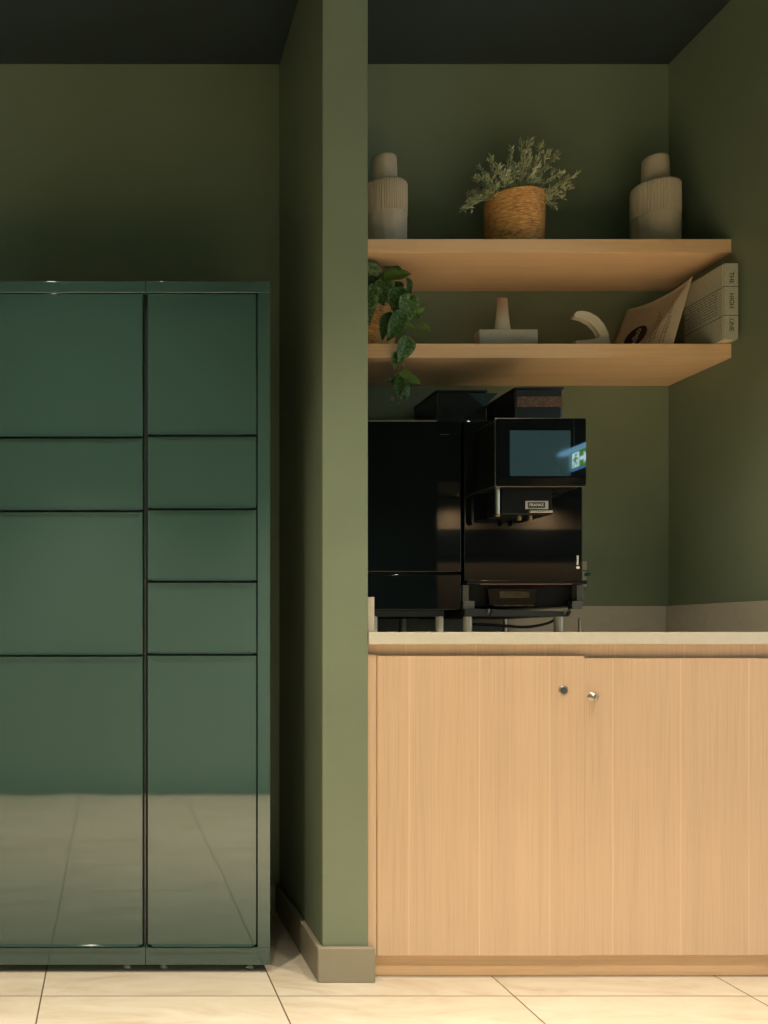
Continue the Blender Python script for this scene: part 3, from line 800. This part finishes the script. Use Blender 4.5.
# lower ledge and drip zone
bm = B(); box(bm, mx0-0.001, X(586.2, 2.33), 2.325, DM+0.02, Z(584.2, 2.33), Z(580.4, 2.33), 0.0015); obj('ledge', bm, m_black, cm, angle=0.8)
bm = B(); box(bm, X(480, 2.325), X(572, 2.325), 2.3242, 2.326, Z(584.6, 2.325), Z(583.6, 2.325)); obj('copper_trim', bm, m_copper, cm)
DT = 2.345
bm = B()
box(bm, X(463, DT), X(468.8, DT), DT, DT+0.03, Z(606, DT), Z(585, DT), 0.001)
box(bm, X(463, DT), X(474, DT), DT-0.004, DT+0.02, Z(609, DT), Z(601, DT), 0.001)
obj('side_bracket', bm, m_greypl, cm)
bm = B()
box(bm, X(577, DT), X(583.5, DT), DT, DT+0.03, Z(606, DT), Z(585, DT), 0.001)
box(bm, X(571.5, DT), X(581.5, DT), DT-0.004, DT+0.02, Z(609, DT), Z(601, DT), 0.001)
obj('side_bracket', bm, m_greypl, cm)
# cup drawer front in the recess
bm = B(); prism(bm, [(X(487, 2.36), 2.355, Z(589, 2.36)), (X(535, 2.36), 2.355, Z(589, 2.36)), (X(534, 2.36), 2.355, Z(605, 2.36)), (X(489, 2.36), 2.355, Z(605, 2.36))], (0, 0.02, 0), 0.001); obj('waste_drawer', bm, m_blackgloss, cm)
bm = B(); box(bm, X(500, 2.35), X(530, 2.35), 2.352, 2.358, Z(597.5, 2.35), Z(591, 2.35), 0.001); obj('drawer_plate', bm, m_darkbrass, cm)
bm = B(); box(bm, X(494, 2.35), X(534, 2.35), 2.350, 2.356, Z(606.2, 2.35), Z(604.8, 2.35)); obj('drawer_edge', bm, m_darkbrass, cm)
# tray
bm = B(); prism(bm, [(X(465, 2.33), 2.33, Z(608.5, 2.33)), (X(572, 2.33), 2.33, Z(611.5, 2.33)), (X(569, 2.33), 2.33, Z(616.5, 2.33)), (X(465, 2.33), 2.33, Z(616.5, 2.33))], (0, 0.36, 0), 0.001); obj('drip_tray', bm, m_char, cm)
for a_ in (486.5, 490, 563, 567):
    bm = B(); tube(bm, [W(a_+2.4, 609, 2.325), W(a_+2.2, 612, 2.323), W(a_, 615, 2.325)], 0.0025, 8); obj('tray_clip', bm, m_black if a_ in (490, 567) else m_greypl, cm, smooth=True)
feet(cm, [(X(467.5, DM+0.02), DM+0.02), (X(558.5, DM+0.02), DM+0.02)], Z(616.3, DM), 0.0122)
feet(cm, [(X(505, 2.66), 2.66), (X(580, 2.66), 2.66)], Z(616.3, DM), 0.006, m_steel)
# touchscreen head
D1 = 2.23
sx0, sx1, sz0, sz1 = X(495.3, D1), X(586.8, D1), Z(486.8, D1), Z(417.6, D1)
bm = B(); box(bm, sx0+0.002, sx1-0.002, D1+0.006, DM+0.004, sz0+0.002, sz1-0.002, 0.008, 4); hd = obj('screen_head', bm, m_black, cm, angle=0.8)
bm = B(); box(bm, sx0, sx1, D1+0.0025, D1+0.007, sz0, sz1, 0.002, 3); obj('screen_rim', bm, m_rim, hd, angle=0.9)
def rrect(bm, x0, x1, z0, z1, y, th, r, n=6):
    pts = []
    for cx_, cz_, a0 in ((x1-r, z1-r, 0), (x0+r, z1-r, 90), (x0+r, z0+r, 180), (x1-r, z0+r, 270)):
        for k in range(n+1):
            a = math.radians(a0+90*k/n); pts.append((cx_+r*math.cos(a), y, cz_+r*math.sin(a)))
    prism(bm, pts, (0, th, 0))
bm = B(); rrect(bm, sx0+0.0022, sx1-0.0022, sz0+0.0022, sz1-0.0022, D1, 0.004, 0.006); gl = obj('screen_glass', bm, m_glass, hd)
bm = B(); box(bm, X(509.8, D1), X(570.5, D1), D1-0.0004, D1+0.002, Z(476, D1), Z(430.5, D1)); obj('display', bm, m_display, gl)
# spout block with label, milk pipe
DP = 2.262
bm = B(); box(bm, X(501.5, DP), X(552.5, DP), DP, DM+0.001, Z(514.5, DP), Z(486, DP), 0.003); sp = obj('spout_block', bm, m_black, cm, angle=0.8)
bm = B(); box(bm, X(525.2, DP), X(548, DP), DP-0.002, DP+0.001, Z(509.2, DP), Z(501, DP), 0.0004); lb = obj('label_plate', bm, m_plate, sp)
bm = B(); box(bm, X(527.5, DP), X(544.6, DP), DP-0.0026, DP-0.0018, Z(508, DP), Z(502.3, DP)); pn = obj('label_field', bm, m_char, lb)
text('lettering', 'FRANKE', 0.0105, m_white, pn, (X(536, DP), DP-0.0029, Z(505.2, DP)), (1, 0, 0), (0, 0, 1), bold=0.0001)
bm = B(); box(bm, X(528, DP), X(551.5, DP), DP-0.008, DP+0.004, Z(513, DP), Z(510.6, DP), 0.0008); obj('spout_lip', bm, m_steel, sp)
bm = B()
for a_ in (519, 530):
    cyl(bm, (X(a_, DP+0.03), DP+0.03, Z(514, DP)), (X(a_, DP+0.03), DP+0.03, Z(519, DP)), 0.006, 20, 0.001)
obj('nozzle', bm, m_brass, sp, angle=0.7)
xp = X(497.2, DP)
bm = B(); cyl(bm, (xp, DP, Z(487, DP)), (xp, DP, Z(514, DP)), 0.0068, 24, 0.0005); pp = obj('water_pipe', bm, m_steel, cm, angle=0.7)
bm = B(); cyl(bm, (xp, DP, Z(514, DP)), (xp, DP, Z(516.8, DP)), 0.0078, 24, 0.0006); obj('pipe_tip', bm, m_brass, pp, angle=0.7)
bm = B(); box(bm, xp-0.009, xp-0.0068, DP-0.004, DP+0.004, Z(514, DP), Z(489, DP)); obj('pipe_cover', bm, m_black, pp)
# white upright lettering at lower right of the front panel
text('lettering', 'FRANKE', 0.0072, m_white, fp, (X(577.6, DM), DM-0.0005, Z(560.3, DM)), (0, 0, 1), (-1, 0, 0), bold=0.0002)
bm = B(); box(bm, X(576.4, DM), X(579.4, DM), DM-0.0006, DM, Z(568.6, DM), Z(566.4, DM)); obj('logo_mark', bm, m_white, fp)
# bean hoppers
def hopper(px0, px1, pyt, D, label=None, beans=False, x1=None):
    x0 = X(px0, D); x1 = x1 or X(px1, D); zt = Z(pyt, D); yb = D+0.19
    bm = B(); box(bm, x0, x1, D, yb, mtop-0.001, zt, 0.006, 3); h = obj('bean_hopper', bm, m_smoke, cm, angle=0.8)
    bm = B(); box(bm, x0-0.002, x1+0.002, D-0.002, yb+0.002, zt-0.006, zt+0.001, 0.002); obj('hopper_lid', bm, m_black, h, angle=0.8)
    if beans:
        bm = B(); box(bm, x0+0.006, x1-0.002, D-0.0006, D+0.003, Z(407, D), Z(396.5, D)); obj('beans', bm, m_beans, h)
    else:
        bm = B(); prism(bm, [(X(468, D), D-0.0006, zt-0.008), (X(498, D), D-0.0006, zt-0.008), (X(484, D), D-0.0006, Z(407, D))], (0, 0.002, 0))  # teal reflection painted on the hopper front as a thin triangle
        obj('painted_reflection', bm, new_mat('teal_reflection_paint', (0.03, 0.06, 0.062), 0.15)[0], h)
    return h
hopper(515, 563, 387.5, 2.42, beans=True)
hopper(436, 0, 390.5, 2.585, x1=X(515, 2.42)-0.008)

# cable under the machine
bm = B(); ps = [W(470, 624, 2.55), W(500, 625.5, 2.58), W(525, 627, 2.60), W(545, 624, 2.62), W(556, 619, 2.66), W(566, 612, 2.74)]
for p in ps: p.z = max(p.z, WT+0.0045)
fine = []
for i in range(len(ps)-1):
    a = ps[max(i-1, 0)]; b_ = ps[i]; c = ps[i+1]; d = ps[min(i+2, len(ps)-1)]
    for k in range(6):
        t = k/6; fine.append(0.5*((2*b_)+(c-a)*t+(2*a-5*b_+4*c-d)*t*t+(3*b_-a-3*c+d)*t**3))
fine.append(ps[-1])
for p in fine: p.z = max(p.z, WT+0.0045)
tube(bm, fine, 0.0042, 10); tag(obj('power_cable', bm, m_black, smooth=True), 'black cable lying on the worktop under the coffee machine', 'cable')

# wall socket half hidden behind the machine
so = thing('power_socket', 'beige double wall socket half hidden behind the coffee machine', 'socket', (X(575, 2.825), D_BACK, Z(574.5, 2.825)))
ys = D_BACK-0.009; sxa, sxb = X(562.5, ys), X(587.2, ys)
bm = B(); box(bm, sxa, sxb, ys, D_BACK-0.0005, Z(587, ys), Z(561.5, ys), 0.002); obj('face_plate', bm, m_socket, so, angle=0.8)
bm = B(); box(bm, sxa+0.002, sxb+0.0003, ys-0.0006, ys+0.002, Z(571.1, ys), Z(570.3, ys)); obj('seam', bm, m_char, so)
bm = B(); cyl(bm, (X(586, ys), ys+0.001, Z(574.5, ys)), (X(586, ys), ys-0.022, Z(574.5, ys)), 0.006, 20, 0.001); obj('plug', bm, m_greenplug, so, angle=0.7)

# ---------------------------------------------------------------- exit sign hanging in the side room (seen mirrored in the touchscreen)
SXp = 3.155
sg = thing('exit_sign', 'lit green running-man exit sign hanging from the ceiling', 'sign', (SXp, -1.15, ZC))
y_far, y_near = -1.38, -0.99; z0s, z1s = 2.053, 2.17
m_sgreen = emis('sign_green', (0.10, 0.36, 0.03), 7); m_swhite = emis('sign_white', (0.62, 0.88, 1.0), 11); m_sblue = emis('sign_edge_glow', (0.12, 0.36, 0.95), 5)
bm = B(); box(bm, SXp, SXp+0.012, y_far, y_near, z0s, z1s); pnl = obj('sign_panel', bm, m_sgreen, sg)
bm = B(); box(bm, SXp-0.001, SXp+0.013, y_far-0.006, y_near, z0s-0.010, z0s); box(bm, SXp-0.001, SXp+0.013, y_far-0.008, y_far, z0s-0.010, z1s+0.01); obj('panel_edge', bm, m_sblue, sg)
bm = B(); box(bm, SXp-0.02, SXp+0.03, y_far-0.14, y_near, z1s+0.006, z1s+0.028); obj('light_bar', bm, emis('light_bar_glow', (0.25, 0.60, 0.95), 6), sg)
bm = B(); cyl(bm, (SXp, -1.35, z1s+0.02), (SXp, -1.35, ZC), 0.004, 10); cyl(bm, (SXp, -1.05, z1s+0.02), (SXp, -1.05, ZC), 0.004, 10); obj('hanger', bm, m_steel, sg)
xf = SXp-0.0015
def yz(bm, pts): prism(bm, [(xf, y, z) for y, z in pts], (0.002, 0, 0))
# doorway with running figure cut out, then arrow towards +y
ya, yb_ = -1.366, -1.280
bm = B(); yz(bm, [(ya, z0s+0.01), (yb_, z0s+0.01), (yb_, z1s-0.008), (ya, z1s-0.008)]); dw = obj('doorway_symbol', bm, m_swhite, pnl)
xf = SXp-0.003; bm = B(); c_ = (ya+yb_)/2
hd_pts = [(c_+0.006+0.010*math.cos(2*PI*k/16), z1s-0.026+0.010*math.sin(2*PI*k/16)) for k in range(16)]
yz(bm, hd_pts)
yz(bm, [(c_-0.010, z1s-0.04), (c_+0.012, z1s-0.038), (c_+0.006, z1s-0.072), (c_-0.010, z1s-0.070)])
yz(bm, [(c_+0.008, z1s-0.040), (c_+0.034, z1s-0.055), (c_+0.030, z1s-0.062), (c_+0.004, z1s-0.050)])
yz(bm, [(c_-0.008, z1s-0.040), (c_-0.030, z1s-0.058), (c_-0.024, z1s-0.064), (c_-0.004, z1s-0.052)])
yz(bm, [(c_+0.004, z1s-0.068), (c_+0.026, z1s-0.080), (c_+0.022, z1s-0.102), (c_+0.014, z1s-0.100), (c_+0.016, z1s-0.084), (c_-0.004, z1s-0.074)])
yz(bm, [(c_-0.010, z1s-0.066), (c_-0.002, z1s-0.072), (c_-0.014, z1s-0.094), (c_-0.036, z1s-0.102), (c_-0.034, z1s-0.094), (c_-0.020, z1s-0.088)])
obj('running_figure', bm, m_sgreen, pnl)
xf = SXp-0.0015; bm = B(); cz = (z0s+z1s)/2; yc = -1.222
yz(bm, [(yc-0.05, cz-0.012), (yc, cz-0.012), (yc, cz-0.040), (yc+0.055, cz), (yc, cz+0.040), (yc, cz+0.012), (yc-0.05, cz+0.012)])
obj('arrow_symbol', bm, m_swhite, pnl)
